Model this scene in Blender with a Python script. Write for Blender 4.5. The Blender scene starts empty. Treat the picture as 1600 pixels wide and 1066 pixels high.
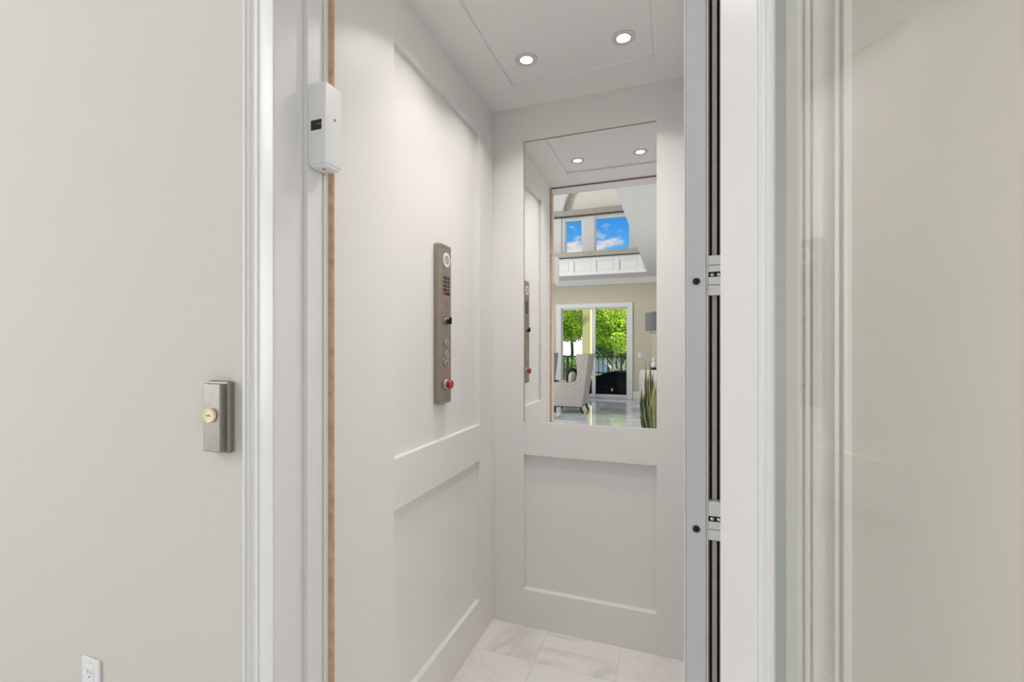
import bpy, bmesh, math, random
from mathutils import Vector, Matrix
from math import pi, sin, cos, radians

random.seed(7)
scene = bpy.context.scene
COL = scene.collection

# ------------------------------------------------------------------ camera, sky, sun, large lights, exposure
cam_data = bpy.data.cameras.new('camera')
cam_data.sensor_width = 36.0
cam_data.lens = 36.0 * 707.0 / 1600.0
cam_data.shift_y = 0.005
cam_data.clip_start = 0.02
cam = bpy.data.objects.new('camera', cam_data)
cam.location = (0, 0, 1.316)
cam.rotation_euler = (pi / 2, 0, radians(19.8))
COL.objects.link(cam)
scene.camera = cam

vs = scene.view_settings
vs.view_transform = 'Standard'
vs.look = 'None'
vs.exposure = -0.01
vs.gamma = 1.0
vs.use_curve_mapping = False
scene.cycles.max_bounces = 14
scene.cycles.diffuse_bounces = 6
scene.cycles.glossy_bounces = 6
scene.cycles.transparent_max_bounces = 16
scene.cycles.sample_clamp_indirect = 6.0
scene.cycles.caustics_reflective = False
scene.cycles.caustics_refractive = False
scene.cycles.use_denoising = True


def nd(nt, t, **kw):
    n = nt.nodes.new(t)
    for k, v in kw.items():
        if k in n.inputs:
            n.inputs[k].default_value = v
        else:
            setattr(n, k, v)
    return n


def ramp(nt, stops, interp='LINEAR'):
    r = nt.nodes.new('ShaderNodeValToRGB')
    r.color_ramp.interpolation = interp
    e = r.color_ramp.elements
    e[0].position, e[0].color = stops[0][0], (*stops[0][1], 1)
    e[1].position, e[1].color = stops[-1][0], (*stops[-1][1], 1)
    for p, c in stops[1:-1]:
        x = e.new(p)
        x.color = (*c, 1)
    return r


world = bpy.data.worlds.new('sky')
scene.world = world
world.use_nodes = True
nt = world.node_tree
nt.nodes.clear()
out = nd(nt, 'ShaderNodeOutputWorld')
bg = nd(nt, 'ShaderNodeBackground', Strength=1.0)
tc = nd(nt, 'ShaderNodeTexCoord')
sep = nd(nt, 'ShaderNodeSeparateXYZ')
nt.links.new(tc.outputs['Generated'], sep.inputs[0])
sky = ramp(nt, [(0.0, (0.55, 0.75, 0.9)), (0.16, (0.16, 0.56, 0.93)), (0.28, (0.03, 0.28, 0.84)), (0.7, (0.02, 0.2, 0.7))])
nt.links.new(sep.outputs['Z'], sky.inputs[0])
mp = nd(nt, 'ShaderNodeMapping')
mp.inputs['Scale'].default_value = (1.0, 1.0, 2.6)
mp.inputs['Location'].default_value = (0.30, 0.0, -0.06)
nt.links.new(tc.outputs['Generated'], mp.inputs['Vector'])
nz = nd(nt, 'ShaderNodeTexNoise', Scale=7.0, Detail=6.0, Roughness=0.55)
nt.links.new(mp.outputs[0], nz.inputs['Vector'])
cl = ramp(nt, [(0.55, (0, 0, 0)), (0.61, (1, 1, 1))])
nt.links.new(nz.outputs['Fac'], cl.inputs[0])
cc = ramp(nt, [(0.5, (0.62, 0.62, 0.72)), (0.68, (0.95, 0.84, 0.82))])
nt.links.new(nz.outputs['Fac'], cc.inputs[0])
mx = nd(nt, 'ShaderNodeMixRGB')
nt.links.new(cl.outputs[0], mx.inputs[0])
nt.links.new(sky.outputs[0], mx.inputs[1])
nt.links.new(cc.outputs[0], mx.inputs[2])
nt.links.new(mx.outputs[0], bg.inputs[0])
nt.links.new(bg.outputs[0], out.inputs[0])


def lamp(name, kind, loc, energy, color=(1, 1, 1), direction=(0, 0, -1), size=1.0, size_y=None, **kw):
    l = bpy.data.lights.new(name, kind)
    l.energy = energy
    l.color = color
    if kind == 'AREA':
        l.size = size
        if size_y:
            l.shape = 'RECTANGLE'
            l.size_y = size_y
        else:
            l.shape = 'DISK'
    for k, v in kw.items():
        setattr(l, k, v)
    o = bpy.data.objects.new(name, l)
    o.location = loc
    o.rotation_euler = Vector(direction).to_track_quat('-Z', 'Y').to_euler()
    COL.objects.link(o)
    return o


lamp('sun', 'SUN', (0, 0, 20), 10.0, (1.0, 0.96, 0.88), (-0.80, -0.20, -0.58), angle=radians(1.0))
lamp('fill_left_low', 'AREA', (-5.95, -2.6, 1.7), 140, (1.0, 0.98, 0.96), (1, 0, 0), 3.6, 2.4)  # added fill light, low at the unseen left wall
lamp('fill_left_high', 'AREA', (-5.90, -3.4, 4.6), 240, (1.0, 0.99, 0.97), (1, -0.25, -0.05), 3.0, 2.0)  # added fill light out of view, brightens the arched niche
lamp('fill_right', 'AREA', (2.95, -1.6, 1.6), 66, (1.0, 0.98, 0.96), (-1, 0.1, 0), 1.8, 2.2)  # added fill light out of view, brightens the wall right of the doorway

# ------------------------------------------------------------------ materials


def mat(name, color, rough=0.5, metal=0.0, bump=0.0, bscale=60.0, vary=0.0, spec=0.5, emit=None, estr=0.0, coat=0.0, sheen=0.0):
    m = bpy.data.materials.new(name)
    m.use_nodes = True
    n = m.node_tree
    p = n.nodes['Principled BSDF']
    p.inputs['Base Color'].default_value = (*color, 1)
    p.inputs['Roughness'].default_value = rough
    p.inputs['Metallic'].default_value = metal
    p.inputs['Specular IOR Level'].default_value = spec
    if coat:
        p.inputs['Coat Weight'].default_value = coat
    if sheen:
        p.inputs['Sheen Weight'].default_value = sheen
    if emit:
        p.inputs['Emission Color'].default_value = (*emit, 1)
        p.inputs['Emission Strength'].default_value = estr
    t = nd(n, 'ShaderNodeTexCoord')
    if bump or vary:
        z = nd(n, 'ShaderNodeTexNoise', Scale=bscale, Detail=3.0)
        n.links.new(t.outputs['Object'], z.inputs['Vector'])
        if bump:
            b = nd(n, 'ShaderNodeBump', Strength=bump, Distance=0.002)
            n.links.new(z.outputs['Fac'], b.inputs['Height'])
            n.links.new(b.outputs[0], p.inputs['Normal'])
        if vary:
            z2 = nd(n, 'ShaderNodeTexNoise', Scale=bscale * 0.3, Detail=4.0)
            n.links.new(t.outputs['Object'], z2.inputs['Vector'])
            lo = tuple(c * (1 - vary) for c in color)
            hi = tuple(min(1, c * (1 + vary)) for c in color)
            r = ramp(n, [(0.3, lo), (0.7, hi)])
            n.links.new(z2.outputs['Fac'], r.inputs[0])
            n.links.new(r.outputs[0], p.inputs['Base Color'])
    return m


def glass_mat(name, tint, base=0.04):
    """thin architectural glass: clear transmission plus angle-dependent mirror reflection"""
    m = bpy.data.materials.new(name)
    m.use_nodes = True
    n = m.node_tree
    n.nodes.clear()
    o = nd(n, 'ShaderNodeOutputMaterial')
    tr = nd(n, 'ShaderNodeBsdfTransparent', Color=(*tint, 1))
    gl = nd(n, 'ShaderNodeBsdfGlossy', Roughness=0.0, Color=(1, 1, 1, 1))
    lw = nd(n, 'ShaderNodeLayerWeight', Blend=0.5)
    pw = nd(n, 'ShaderNodeMath', operation='POWER')
    pw.inputs[1].default_value = 5.0
    ma = nd(n, 'ShaderNodeMath', operation='MULTIPLY_ADD')
    ma.inputs[1].default_value = 0.96
    ma.inputs[2].default_value = base
    mi = nd(n, 'ShaderNodeMixShader')
    n.links.new(lw.outputs['Facing'], pw.inputs[0])
    n.links.new(pw.outputs[0], ma.inputs[0])
    n.links.new(ma.outputs[0], mi.inputs[0])
    n.links.new(tr.outputs[0], mi.inputs[1])
    n.links.new(gl.outputs[0], mi.inputs[2])
    n.links.new(mi.outputs[0], o.inputs[0])
    return m


def marble(name, base, vein, rough, scale, per_object=True, amount=0.5):
    m = bpy.data.materials.new(name)
    m.use_nodes = True
    n = m.node_tree
    p = n.nodes['Principled BSDF']
    p.inputs['Roughness'].default_value = rough
    t = nd(n, 'ShaderNodeTexCoord')
    oi = nd(n, 'ShaderNodeObjectInfo')
    ad = nd(n, 'ShaderNodeVectorMath', operation='MULTIPLY_ADD')
    ad.inputs[1].default_value = (37.0, 53.0, 71.0)
    n.links.new(oi.outputs['Random'], ad.inputs[0])
    n.links.new(t.outputs['Object'], ad.inputs[2])
    z = nd(n, 'ShaderNodeTexNoise', Scale=scale, Detail=7.0, Roughness=0.6, Distortion=1.1)
    n.links.new(ad.outputs[0], z.inputs['Vector'])
    # a thin dark line where the noise crosses one half: a vein
    sb = nd(n, 'ShaderNodeMath', operation='SUBTRACT')
    sb.inputs[1].default_value = 0.5
    ab = nd(n, 'ShaderNodeMath', operation='ABSOLUTE')
    n.links.new(z.outputs['Fac'], sb.inputs[0])
    n.links.new(sb.outputs[0], ab.inputs[0])
    r = ramp(n, [(0.0, vein), (0.014, tuple(v * (1 - amount) + b * amount for v, b in zip(vein, base))), (0.07, base)])
    n.links.new(ab.outputs[0], r.inputs[0])
    z2 = nd(n, 'ShaderNodeTexNoise', Scale=scale * 0.6, Detail=3.0)
    n.links.new(ad.outputs[0], z2.inputs['Vector'])
    k = ramp(n, [(0.38, (0, 0, 0)), (0.66, (1, 1, 1))])
    n.links.new(z2.outputs['Fac'], k.inputs[0])
    mi = nd(n, 'ShaderNodeMixRGB')
    mi.inputs[1].default_value = (*base, 1)
    n.links.new(k.outputs[0], mi.inputs[0])
    n.links.new(r.outputs[0], mi.inputs[2])
    n.links.new(mi.outputs[0], p.inputs['Base Color'])
    return m


WALL = mat('beige_wall_paint', (0.69, 0.665, 0.622), 0.75, bump=0.35, bscale=150, spec=0.25)
WALL_FAR = mat('tan_wall_paint', (0.61, 0.57, 0.47), 0.8, bump=0.1, bscale=90, spec=0.2)
CEIL = mat('white_ceiling_paint', (0.78, 0.78, 0.78), 0.85, bump=0.08, bscale=90, spec=0.2)
CREAM = mat('cream_plaster', (0.90, 0.875, 0.80), 0.85, spec=0.2)
TRIM = mat('white_gloss_trim', (0.80, 0.80, 0.795), 0.32, bump=0.04, bscale=25)
CAB = mat('white_cab_paint', (0.785, 0.77, 0.758), 0.42, bump=0.05, bscale=70, spec=0.4)
CABC = mat('white_cab_ceiling_paint', (0.85, 0.825, 0.815), 0.5, spec=0.4)
DOOR = mat('white_door_paint', (0.735, 0.735, 0.735), 0.35)
WOOD = mat('raw_plywood_edge', (0.62, 0.42, 0.25), 0.7, bump=0.4, bscale=120, vary=0.2)
DARKWOOD = mat('brown_header_edge', (0.26, 0.15, 0.09), 0.7, bump=0.3, bscale=120, vary=0.2)
MIRROR = mat('mirror_silver', (0.95, 0.955, 0.95), 0.0, 1.0)
MIRROR_EDGE = mat('bronze_mirror_edge', (0.42, 0.36, 0.24), 0.4, 0.3)
GLASS = glass_mat('door_glass', (0.99, 0.985, 0.965), 0.085)
WGLASS = glass_mat('window_glass', (0.985, 0.99, 0.99), 0.006)
BEAD_SHADE = mat('grey_green_bead_shade', (0.43, 0.47, 0.46), 0.4, spec=0.6)  # shade on the bead's inner side, put into a grey-green colour
STEEL = mat('brushed_steel', (0.30, 0.295, 0.275), 0.42, 0.8, bump=0.1, bscale=200, vary=0.06)
BRONZE = mat('bronze_steel', (0.35, 0.295, 0.25), 0.38, 0.7, bump=0.08, bscale=200, vary=0.05)
BUTTON = mat('satin_bronze_button', (0.46, 0.41, 0.36), 0.32, 0.7)
BRONZE_DK = mat('dark_bronze_trim', (0.20, 0.16, 0.135), 0.4, 0.7)
ALU = mat('anodised_aluminium', (0.62, 0.64, 0.67), 0.42, 0.35, bump=0.03, bscale=200)
ALU_LT = mat('pale_aluminium', (0.66, 0.66, 0.66), 0.45, 0.3)
GATE_BR = mat('brown_gate_panel', (0.20, 0.15, 0.115), 0.5)
GATE_GY = mat('taupe_gate_panel', (0.34, 0.30, 0.28), 0.45)
BLACK = mat('black_plastic', (0.012, 0.012, 0.013), 0.4)
DARK = mat('dark_recess', (0.03, 0.026, 0.024), 0.8)
WHITEPL = mat('white_plastic', (0.84, 0.85, 0.87), 0.35)
BADGE = mat('white_badge', (0.80, 0.78, 0.75), 0.35)
RED = mat('red_plastic', (0.42, 0.02, 0.012), 0.25, coat=0.5)
RED_K = mat('red_key', (0.5, 0.02, 0.02), 0.4)
GLOW = mat('amber_lit_ring', (0.95, 0.72, 0.42), 0.3, emit=(1.0, 0.62, 0.25), estr=0.12)
INK = mat('black_ink', (0.03, 0.03, 0.03), 0.6)
GREYINK = mat('grey_ink', (0.10, 0.095, 0.09), 0.6)
ETCH = mat('white_etching', (0.85, 0.88, 0.88), 0.6)
LENS = mat('lit_lamp_lens', (1, 1, 1), 0.3, emit=(1.0, 0.97, 0.90), estr=7.0)
RING = mat('satin_nickel_ring', (0.68, 0.66, 0.62), 0.3, 0.7)
RING_DK = mat('dark_gimbal_ring', (0.16, 0.15, 0.14), 0.35, 0.6)
CABTILE = marble('white_cab_marble', (0.81, 0.785, 0.77), (0.64, 0.615, 0.61), 0.22, 1.7)
TILE = marble('polished_grey_marble', (0.71, 0.74, 0.79), (0.40, 0.43, 0.49), 0.04, 1.6, amount=0.4)
GROUT = mat('pale_grout', (0.68, 0.66, 0.64), 0.8)
STONE = mat('olive_grey_granite', (0.40, 0.39, 0.345), 0.35, vary=0.06, bscale=30)
CHAIRLEG = mat('black_lacquered_wood', (0.015, 0.013, 0.016), 0.3)
LINEN = mat('white_linen', (0.78, 0.77, 0.75), 0.9, bump=0.3, bscale=300, sheen=0.2)
PILLOW = mat('pale_grey_pillow_fabric', (0.44, 0.44, 0.42), 0.9, bump=0.3, bscale=200)
BLACKFAB = mat('black_velvet', (0.012, 0.011, 0.012), 0.9)
SHADE = mat('grey_lamp_shade', (0.19, 0.20, 0.195), 0.8, bump=0.4, bscale=200)
BRASS = mat('pale_gold', (0.72, 0.62, 0.42), 0.28, 0.85)
PLANT = mat('snake_plant_green', (0.035, 0.06, 0.022), 0.45, vary=0.5, bscale=45)
PLANT_E = mat('snake_plant_yellow_edge', (0.40, 0.36, 0.10), 0.45)
PLANT_L = mat('pale_striped_leaf', (0.42, 0.46, 0.25), 0.45, vary=0.25, bscale=40)
SOIL = mat('dark_soil', (0.05, 0.035, 0.025), 0.95, bump=0.8, bscale=60)
IRON = mat('dark_bronze_iron', (0.03, 0.026, 0.02), 0.5, 0.3)
COLUMN = mat('yellow_stucco', (0.68, 0.63, 0.27), 0.85, bump=0.3, bscale=50)
STUCCO = mat('white_stucco', (0.85, 0.85, 0.87), 0.85)
ROOF = mat('pale_roof_tiles', (0.78, 0.75, 0.74), 0.8)
COVER = mat('black_furniture_cover', (0.004, 0.0035, 0.004), 0.7, bump=0.2, bscale=20, spec=0.1)
PAVE = mat('pale_stone_paving', (0.62, 0.62, 0.60), 0.6, vary=0.1, bscale=5)
LAWN = mat('lawn_green', (0.22, 0.30, 0.12), 0.9, vary=0.4, bscale=12)
BARK = mat('brown_bark', (0.12, 0.09, 0.065), 0.9, bump=0.7, bscale=30)


def leaf_mat(name, color):
    m = mat(name, color, 0.5, vary=0.45, bscale=6)
    n = m.node_tree
    p = n.nodes['Principled BSDF']
    o = n.nodes['Material Output']
    t = nd(n, 'ShaderNodeBsdfTranslucent')
    src = p.inputs['Base Color'].links[0].from_socket
    n.links.new(src, t.inputs[0])
    mi = nd(n, 'ShaderNodeMixShader')
    mi.inputs[0].default_value = 0.42
    n.links.new(p.outputs[0], mi.inputs[1])
    n.links.new(t.outputs[0], mi.inputs[2])
    n.links.new(mi.outputs[0], o.inputs[0])
    return m


LEAF = [leaf_mat('lime_leaves', (0.50, 0.66, 0.07)), leaf_mat('mid_green_leaves', (0.22, 0.42, 0.08)), leaf_mat('dark_green_leaves', (0.08, 0.20, 0.06))]
PALM = mat('silver_palm_frond', (0.30, 0.38, 0.22), 0.5, vary=0.25, bscale=8)


def lattice_fabric():
    m = bpy.data.materials.new('cream_grey_lattice_fabric')
    m.use_nodes = True
    n = m.node_tree
    p = n.nodes['Principled BSDF']
    p.inputs['Roughness'].default_value = 0.9
    t = nd(n, 'ShaderNodeTexCoord')
    a = nd(n, 'ShaderNodeMapping')
    a.inputs['Rotation'].default_value = (radians(45), radians(45), radians(45))
    n.links.new(t.outputs['Object'], a.inputs['Vector'])
    c1 = nd(n, 'ShaderNodeTexChecker', Scale=38.0)
    c1.inputs['Color1'].default_value = (0.60, 0.58, 0.53, 1)
    c1.inputs['Color2'].default_value = (0.24, 0.23, 0.21, 1)
    n.links.new(a.outputs[0], c1.inputs['Vector'])
    w = nd(n, 'ShaderNodeTexNoise', Scale=60.0)
    n.links.new(t.outputs['Object'], w.inputs['Vector'])
    mi = nd(n, 'ShaderNodeMixRGB')
    n.links.new(w.outputs['Fac'], mi.inputs[0])
    n.links.new(c1.outputs[0], mi.inputs[1])
    mi.inputs[2].default_value = (0.50, 0.485, 0.45, 1)
    n.links.new(mi.outputs[0], p.inputs['Base Color'])
    return m


LATTICE = lattice_fabric()

# ------------------------------------------------------------------ mesh helpers


class MB:
    """collects shapes into one bmesh"""

    def __init__(self):
        self.bm = bmesh.new()

    def box(self, x0, x1, y0, y1, z0, z1, bevel=0.0, seg=2, rot=None):
        t = bmesh.new()
        bmesh.ops.create_cube(t, size=1.0)
        for v in t.verts:
            v.co = Vector(((x0 + x1) / 2 + v.co.x * (x1 - x0), (y0 + y1) / 2 + v.co.y * (y1 - y0), (z0 + z1) / 2 + v.co.z * (z1 - z0)))
        if bevel:
            bmesh.ops.bevel(t, geom=t.edges[:], offset=bevel, segments=seg, profile=0.5, affect='EDGES')
        if rot is not None:
            bmesh.ops.transform(t, matrix=rot, verts=t.verts[:])
        self._add(t)
        return self

    def _add(self, t):
        me = bpy.data.meshes.new('tmp')
        t.to_mesh(me)
        t.free()
        self.bm.from_mesh(me)
        bpy.data.meshes.remove(me)

    def prism(self, poly, fn, lo, hi):
        """poly: 2-D points; fn(u, v, t) -> 3-D; extruded from t=lo to t=hi"""
        b = self.bm
        a = [b.verts.new(fn(u, v, lo)) for u, v in poly]
        c = [b.verts.new(fn(u, v, hi)) for u, v in poly]
        k = len(poly)
        for i in range(k):
            b.faces.new((a[i], a[(i + 1) % k], c[(i + 1) % k], c[i]))
        b.faces.new(a[::-1])
        b.faces.new(c)
        return self

    def lathe(self, prof, origin=(0, 0, 0), axis=(0, 0, 1), seg=28):
        """prof: (radius, height) pairs from bottom to top"""
        q = Vector((0, 0, 1)).rotation_difference(Vector(axis).normalized())
        o = Vector(origin)
        b = self.bm
        rings = []
        for r, h in prof:
            if r < 1e-6:
                rings.append([b.verts.new(o + q @ Vector((0, 0, h)))])
            else:
                rings.append([b.verts.new(o + q @ Vector((r * cos(2 * pi * i / seg), r * sin(2 * pi * i / seg), h))) for i in range(seg)])
        for A, B in zip(rings, rings[1:]):
            for i in range(seg):
                j = (i + 1) % seg
                f = []
                for v in (A[i % len(A)], A[j % len(A)], B[j % len(B)], B[i % len(B)]):
                    if v not in f:
                        f.append(v)
                if len(f) > 2:
                    try:
                        b.faces.new(f)
                    except ValueError:
                        pass
        return self

    def tube(self, pts, r, seg=10):
        """round bar along points; r is one radius or one per point"""
        pts = [Vector(p) for p in pts]
        rs = r if isinstance(r, (list, tuple)) else [r] * len(pts)
        b = self.bm
        rings = []
        for i, p in enumerate(pts):
            d = (pts[min(i + 1, len(pts) - 1)] - pts[max(i - 1, 0)]).normalized()
            q = Vector((0, 0, 1)).rotation_difference(d)
            rings.append([b.verts.new(p + q @ Vector((rs[i] * cos(2 * pi * k / seg), rs[i] * sin(2 * pi * k / seg), 0))) for k in range(seg)])
        for A, B in zip(rings, rings[1:]):
            for i in range(seg):
                b.faces.new((A[i], A[(i + 1) % seg], B[(i + 1) % seg], B[i]))
        b.faces.new(rings[0][::-1])
        b.faces.new(rings[-1])
        return self

    def blob(self, c, r, sub=3, power=1.0):
        t = bmesh.new()
        bmesh.ops.create_icosphere(t, subdivisions=sub, radius=1.0)
        for v in t.verts:
            p = v.co
            s = [math.copysign(abs(k) ** power, k) for k in p]
            v.co = Vector((c[0] + s[0] * r[0], c[1] + s[1] * r[1], c[2] + s[2] * r[2]))
        self._add(t)
        return self

    def quad(self, a, b_, c, d):
        self.bm.faces.new([self.bm.verts.new(p) for p in (a, b_, c, d)])
        return self

    def build(self, name, material, parent=None, smooth=False, loc=None, rotz=0.0):
        bmesh.ops.recalc_face_normals(self.bm, faces=self.bm.faces[:])
        me = bpy.data.meshes.new(name)
        self.bm.to_mesh(me)
        self.bm.free()
        for m in (material if isinstance(material, (list, tuple)) else [material]):
            me.materials.append(m)
        if smooth:
            me.polygons.foreach_set('use_smooth', [True] * len(me.polygons))
            me.set_sharp_from_angle(angle=radians(38))
        o = bpy.data.objects.new(name, me)
        COL.objects.link(o)
        if parent is not None:
            o.parent = parent
        if loc is not None:
            o.location = loc
        o.rotation_euler.z = rotz
        return o


def tag(o, label, cat, group=None, kind=None):
    o['label'] = label
    o['category'] = cat
    if group:
        o['group'] = group
    if kind:
        o['kind'] = kind
    return o


def thing(name, label, cat, loc=(0, 0, 0), rotz=0.0, group=None, kind=None):
    o = bpy.data.objects.new(name, None)
    o.empty_display_size = 0.1
    o.location = loc
    o.rotation_euler.z = rotz
    COL.objects.link(o)
    return tag(o, label, cat, group, kind)


def struct(name, mb, material, label, cat, smooth=False):
    return tag(mb.build(name, material, None, smooth), label, cat, None, 'structure')


def copy_tree(o, parent=None):
    c = o.copy()
    COL.objects.link(c)
    if parent is not None:
        c.parent = parent
        c.matrix_parent_inverse = o.matrix_parent_inverse.copy()
    for ch in o.children:
        copy_tree(ch, c)
    return c


def text(name, s, size, material, parent, loc, rot, extrude=0.0002, align='CENTER'):
    cu = bpy.data.curves.new(name, 'FONT')
    cu.body = s
    cu.size = size
    cu.extrude = extrude
    cu.align_x = align
    cu.align_y = 'CENTER'
    cu.materials.append(material)
    tmp = bpy.data.objects.new(name, cu)
    COL.objects.link(tmp)
    dg = bpy.context.evaluated_depsgraph_get()
    me = bpy.data.meshes.new_from_object(tmp.evaluated_get(dg))
    bpy.data.objects.remove(tmp)
    o = bpy.data.objects.new(name, me)
    COL.objects.link(o)
    o.parent = parent
    o.location = loc
    o.rotation_euler = rot
    return o


# ------------------------------------------------------------------ great room shell
YW = 0.800      # face of the wall with the elevator opening
YF = -7.45      # far wall, seen in the mirror
XL, XR = -6.0, 3.0
OPL, OPR, OPH = -0.842, 0.138, 2.432   # clear opening of the elevator doorway
struct('wall_front_left', MB().box(XL, -0.87, YW, 0.93, 0, 6.0), WALL, 'beige textured lobby wall holding the call button', 'wall')
struct('wall_front_right', MB().box(0.155, XR, YW, 0.93, 0, 6.0), WALL, 'beige textured lobby wall behind the open glass door', 'wall')
struct('wall_front_top', MB().box(-0.87, 0.155, YW, 0.93, 2.457, 6.0), WALL, 'beige lobby wall above the elevator doorway', 'wall')

struct('wall_left', MB().box(XL - 0.15, XL, -7.8, 0.93, -0.2, 6.0), WALL_FAR, 'tan side wall of the great room', 'wall')
struct('wall_right', MB().box(XR, XR + 0.15, -7.8, 0.93, -0.2, 6.0), WALL_FAR, 'beige side wall beyond the lobby', 'wall')
struct('ceiling_hall', MB().box(XL, XR, -8.1, 0.93, 6.0, 6.15), CEIL, 'high white ceiling over the two storey hall', 'ceiling')
# lower ceiling with the void cut out: X -4.6..-0.60, Y -6.6..0.774
struct('ceiling_lobby', MB().box(-0.60, XR, YF, YW, 3.0, 3.32), CEIL, 'lower white ceiling over the lobby, edge of the tall void', 'ceiling')
struct('ceiling_window_strip', MB().box(-4.6, -0.60, YF, -6.661, 3.0, 3.12), CEIL, 'strip of white ceiling before the far wall', 'ceiling')
struct('ceiling_side', MB().box(XL, -4.6, YF, YW, 3.0, 3.32), CEIL, 'lower white ceiling beside the tall void', 'ceiling')

# far wall with door opening and clerestory windows, built from slabs of one mesh
DX0, DX1, DZ = -2.80, -1.08, 2.30
w = MB()
for x0, x1, z0, z1 in ((XL, DX0, 0, 3.0), (DX1, XR, 0, 3.0), (DX0, DX1, DZ, 3.0)):
    w.box(x0, x1, YF - 0.2, YF, z0, z1)
struct('wall_far', w, WALL_FAR, 'tan far wall around the sliding glass door', 'wall')
w = MB()
W1 = (-2.70, -2.23)
W2 = (-1.92, -1.04)
WZ0, WZ1 = 3.70, 4.60
w.box(XL, -2.78, YF - 0.2, YF, 3.0, 4.66)
w.box(-2.78, -0.6, YF - 0.2, YF, 3.0, WZ0)
w.box(W1[1], W2[0], YF - 0.2, YF - 0.03, WZ0, WZ1)
w.box(-2.78, W1[0], YF - 0.2, YF - 0.03, WZ0, 4.66)
w.box(W2[1], -0.6, YF - 0.2, YF - 0.03, WZ0, 4.66)
w.box(W1[0], W2[1], YF - 0.2, YF - 0.03, WZ1, 4.66)
w.box(-0.6, XR, YF - 0.2, YF, 3.0, 6.0)
# arched upper part
CXA, CZA, RA = -1.70, 4.72, 1.03
arc = [(CXA - RA * cos(t), CZA + RA * sin(t)) for t in [pi * i / 28 for i in range(29)]]
poly = [(XL, 4.66), (CXA - RA, 4.66)] + arc + [(CXA + RA, 4.66), (-0.6, 4.66), (-0.6, 6.0), (XL, 6.0)]
w.prism(poly, lambda u, v, t: (u, t, v), YF - 0.2, YF)
struct('wall_far_upper', w, CEIL, 'white upper far wall with arched niche and clerestory', 'wall')
struct('wall_niche', MB().box(-3.0, -0.4, YF - 0.27, YF - 0.205, 4.6, 6.0), CREAM, 'cream back of the arched niche above the clerestory', 'wall')
a = MB()
for r0, r1, d in ((1.03, 1.06, 0.03), (1.075, 1.10, 0.02)):
    ring = [(CXA - r1 * cos(pi * i / 28), CZA + r1 * sin(pi * i / 28)) for i in range(29)]
    ring += [(CXA - r0 * cos(pi * i / 28), CZA + r0 * sin(pi * i / 28)) for i in range(28, -1, -1)]
    a.prism(ring, lambda u, v, t: (u, t, v), YF, YF + d)
struct('trim_1', a, TRIM, 'white double arch moulding round the niche', 'trim')
t2 = thing('trim_2', 'grey stone ledge running along the arch springing above the clerestory', 'ledge', (0, 0, 0), kind='structure')
MB().box(-3.6, -0.60, YF - 0.19, YF + 0.10, 4.66, 4.80, 0.01).build('ledge_slab', STONE, t2)
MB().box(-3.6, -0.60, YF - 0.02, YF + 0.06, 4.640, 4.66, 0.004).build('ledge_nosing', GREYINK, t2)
# clerestory sill ledge and panelled fascia at the far edge of the void
t3 = thing('trim_3', 'olive grey stone cap over the white panelled fascia', 'ledge', kind='structure')
MB().box(-3.4, -0.60, -6.86, -6.52, 3.43, 3.545, 0.008).build('stone_cap', STONE, t3)
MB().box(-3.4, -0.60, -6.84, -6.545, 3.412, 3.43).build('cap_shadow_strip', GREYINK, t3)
fa = thing('wall_fascia', 'white fascia with recessed panels below the stone cap', 'wall', kind='structure')
MB().box(-4.6, -0.6, -6.66, -6.62, 3.0, 3.43).build('fascia_back', CEIL, fa)
MB().box(-4.6, -0.6, -6.62, -6.60, 3.0, 3.07).build('rail', TRIM, fa)
MB().box(-4.6, -0.6, -6.62, -6.60, 3.33, 3.43).build('rail', TRIM, fa)
for i in range(8):
    x = -4.43 + i * 0.53
    MB().box(x - 0.04, x + 0.04, -6.62, -6.60, 3.07, 3.33).build('stile', TRIM, fa)
    if i < 7:
        MB().box(x + 0.09, x + 0.44, -6.62, -6.612, 3.11, 3.29, 0.006).build('panel', TRIM, fa)
# crown moulding and baseboards
prof = [(0, 0), (0, 0.125), (0.11, 0.125), (0.105, 0.105), (0.085, 0.09), (0.06, 0.05), (0.03, 0.03), (0.022, 0.0)]
struct('trim_4', MB().prism(prof, lambda u, v, t: (t, YF + u, 2.875 + v), XL, XR), TRIM, 'white crown moulding over the tan far wall', 'trim')
b = MB()
for x0, x1 in ((XL, -2.92), (-0.97, XR)):
    b.box(x0, x1, YF, YF + 0.02, 0, 0.20, 0.004)
struct('baseboard_far', b, TRIM, 'white baseboard along the tan far wall', 'baseboard')
b = MB()
b.box(XL, -0.955, YW - 0.018, YW, 0, 0.14, 0.004)
struct('baseboard_front', b, TRIM, 'white baseboard under the call button wall', 'baseboard')
b = MB().box(0.242, XR, YW - 0.018, YW, 0, 0.14, 0.004)
struct('baseboard_front_right', b, TRIM, 'white baseboard behind the open glass door', 'baseboard')

# floor with separate polished tiles
floor = struct('floor', MB().box(XL, XR, YF - 0.2, 0.93, -0.12, -0.004), TILE, 'polished grey marble floor of the great room', 'floor')
TS = 0.61
tile_me = None
for i in range(8):
    for j in range(14):
        x, y = -3.6 + i * TS, 0.77 - (j + 0.5) * TS
        if y - TS / 2 < YF:
            continue
        if tile_me is None:
            o = MB().box(-TS / 2 + 0.001, TS / 2 - 0.001, -TS / 2 + 0.001, TS / 2 - 0.001, -0.006, 0, 0.0008, 1).build('floor_tile', TILE, floor)
            tile_me = o.data
        else:
            o = bpy.data.objects.new('floor_tile', tile_me)
            COL.objects.link(o)
            o.parent = floor
        o.location = (x, y, 0)

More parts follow.
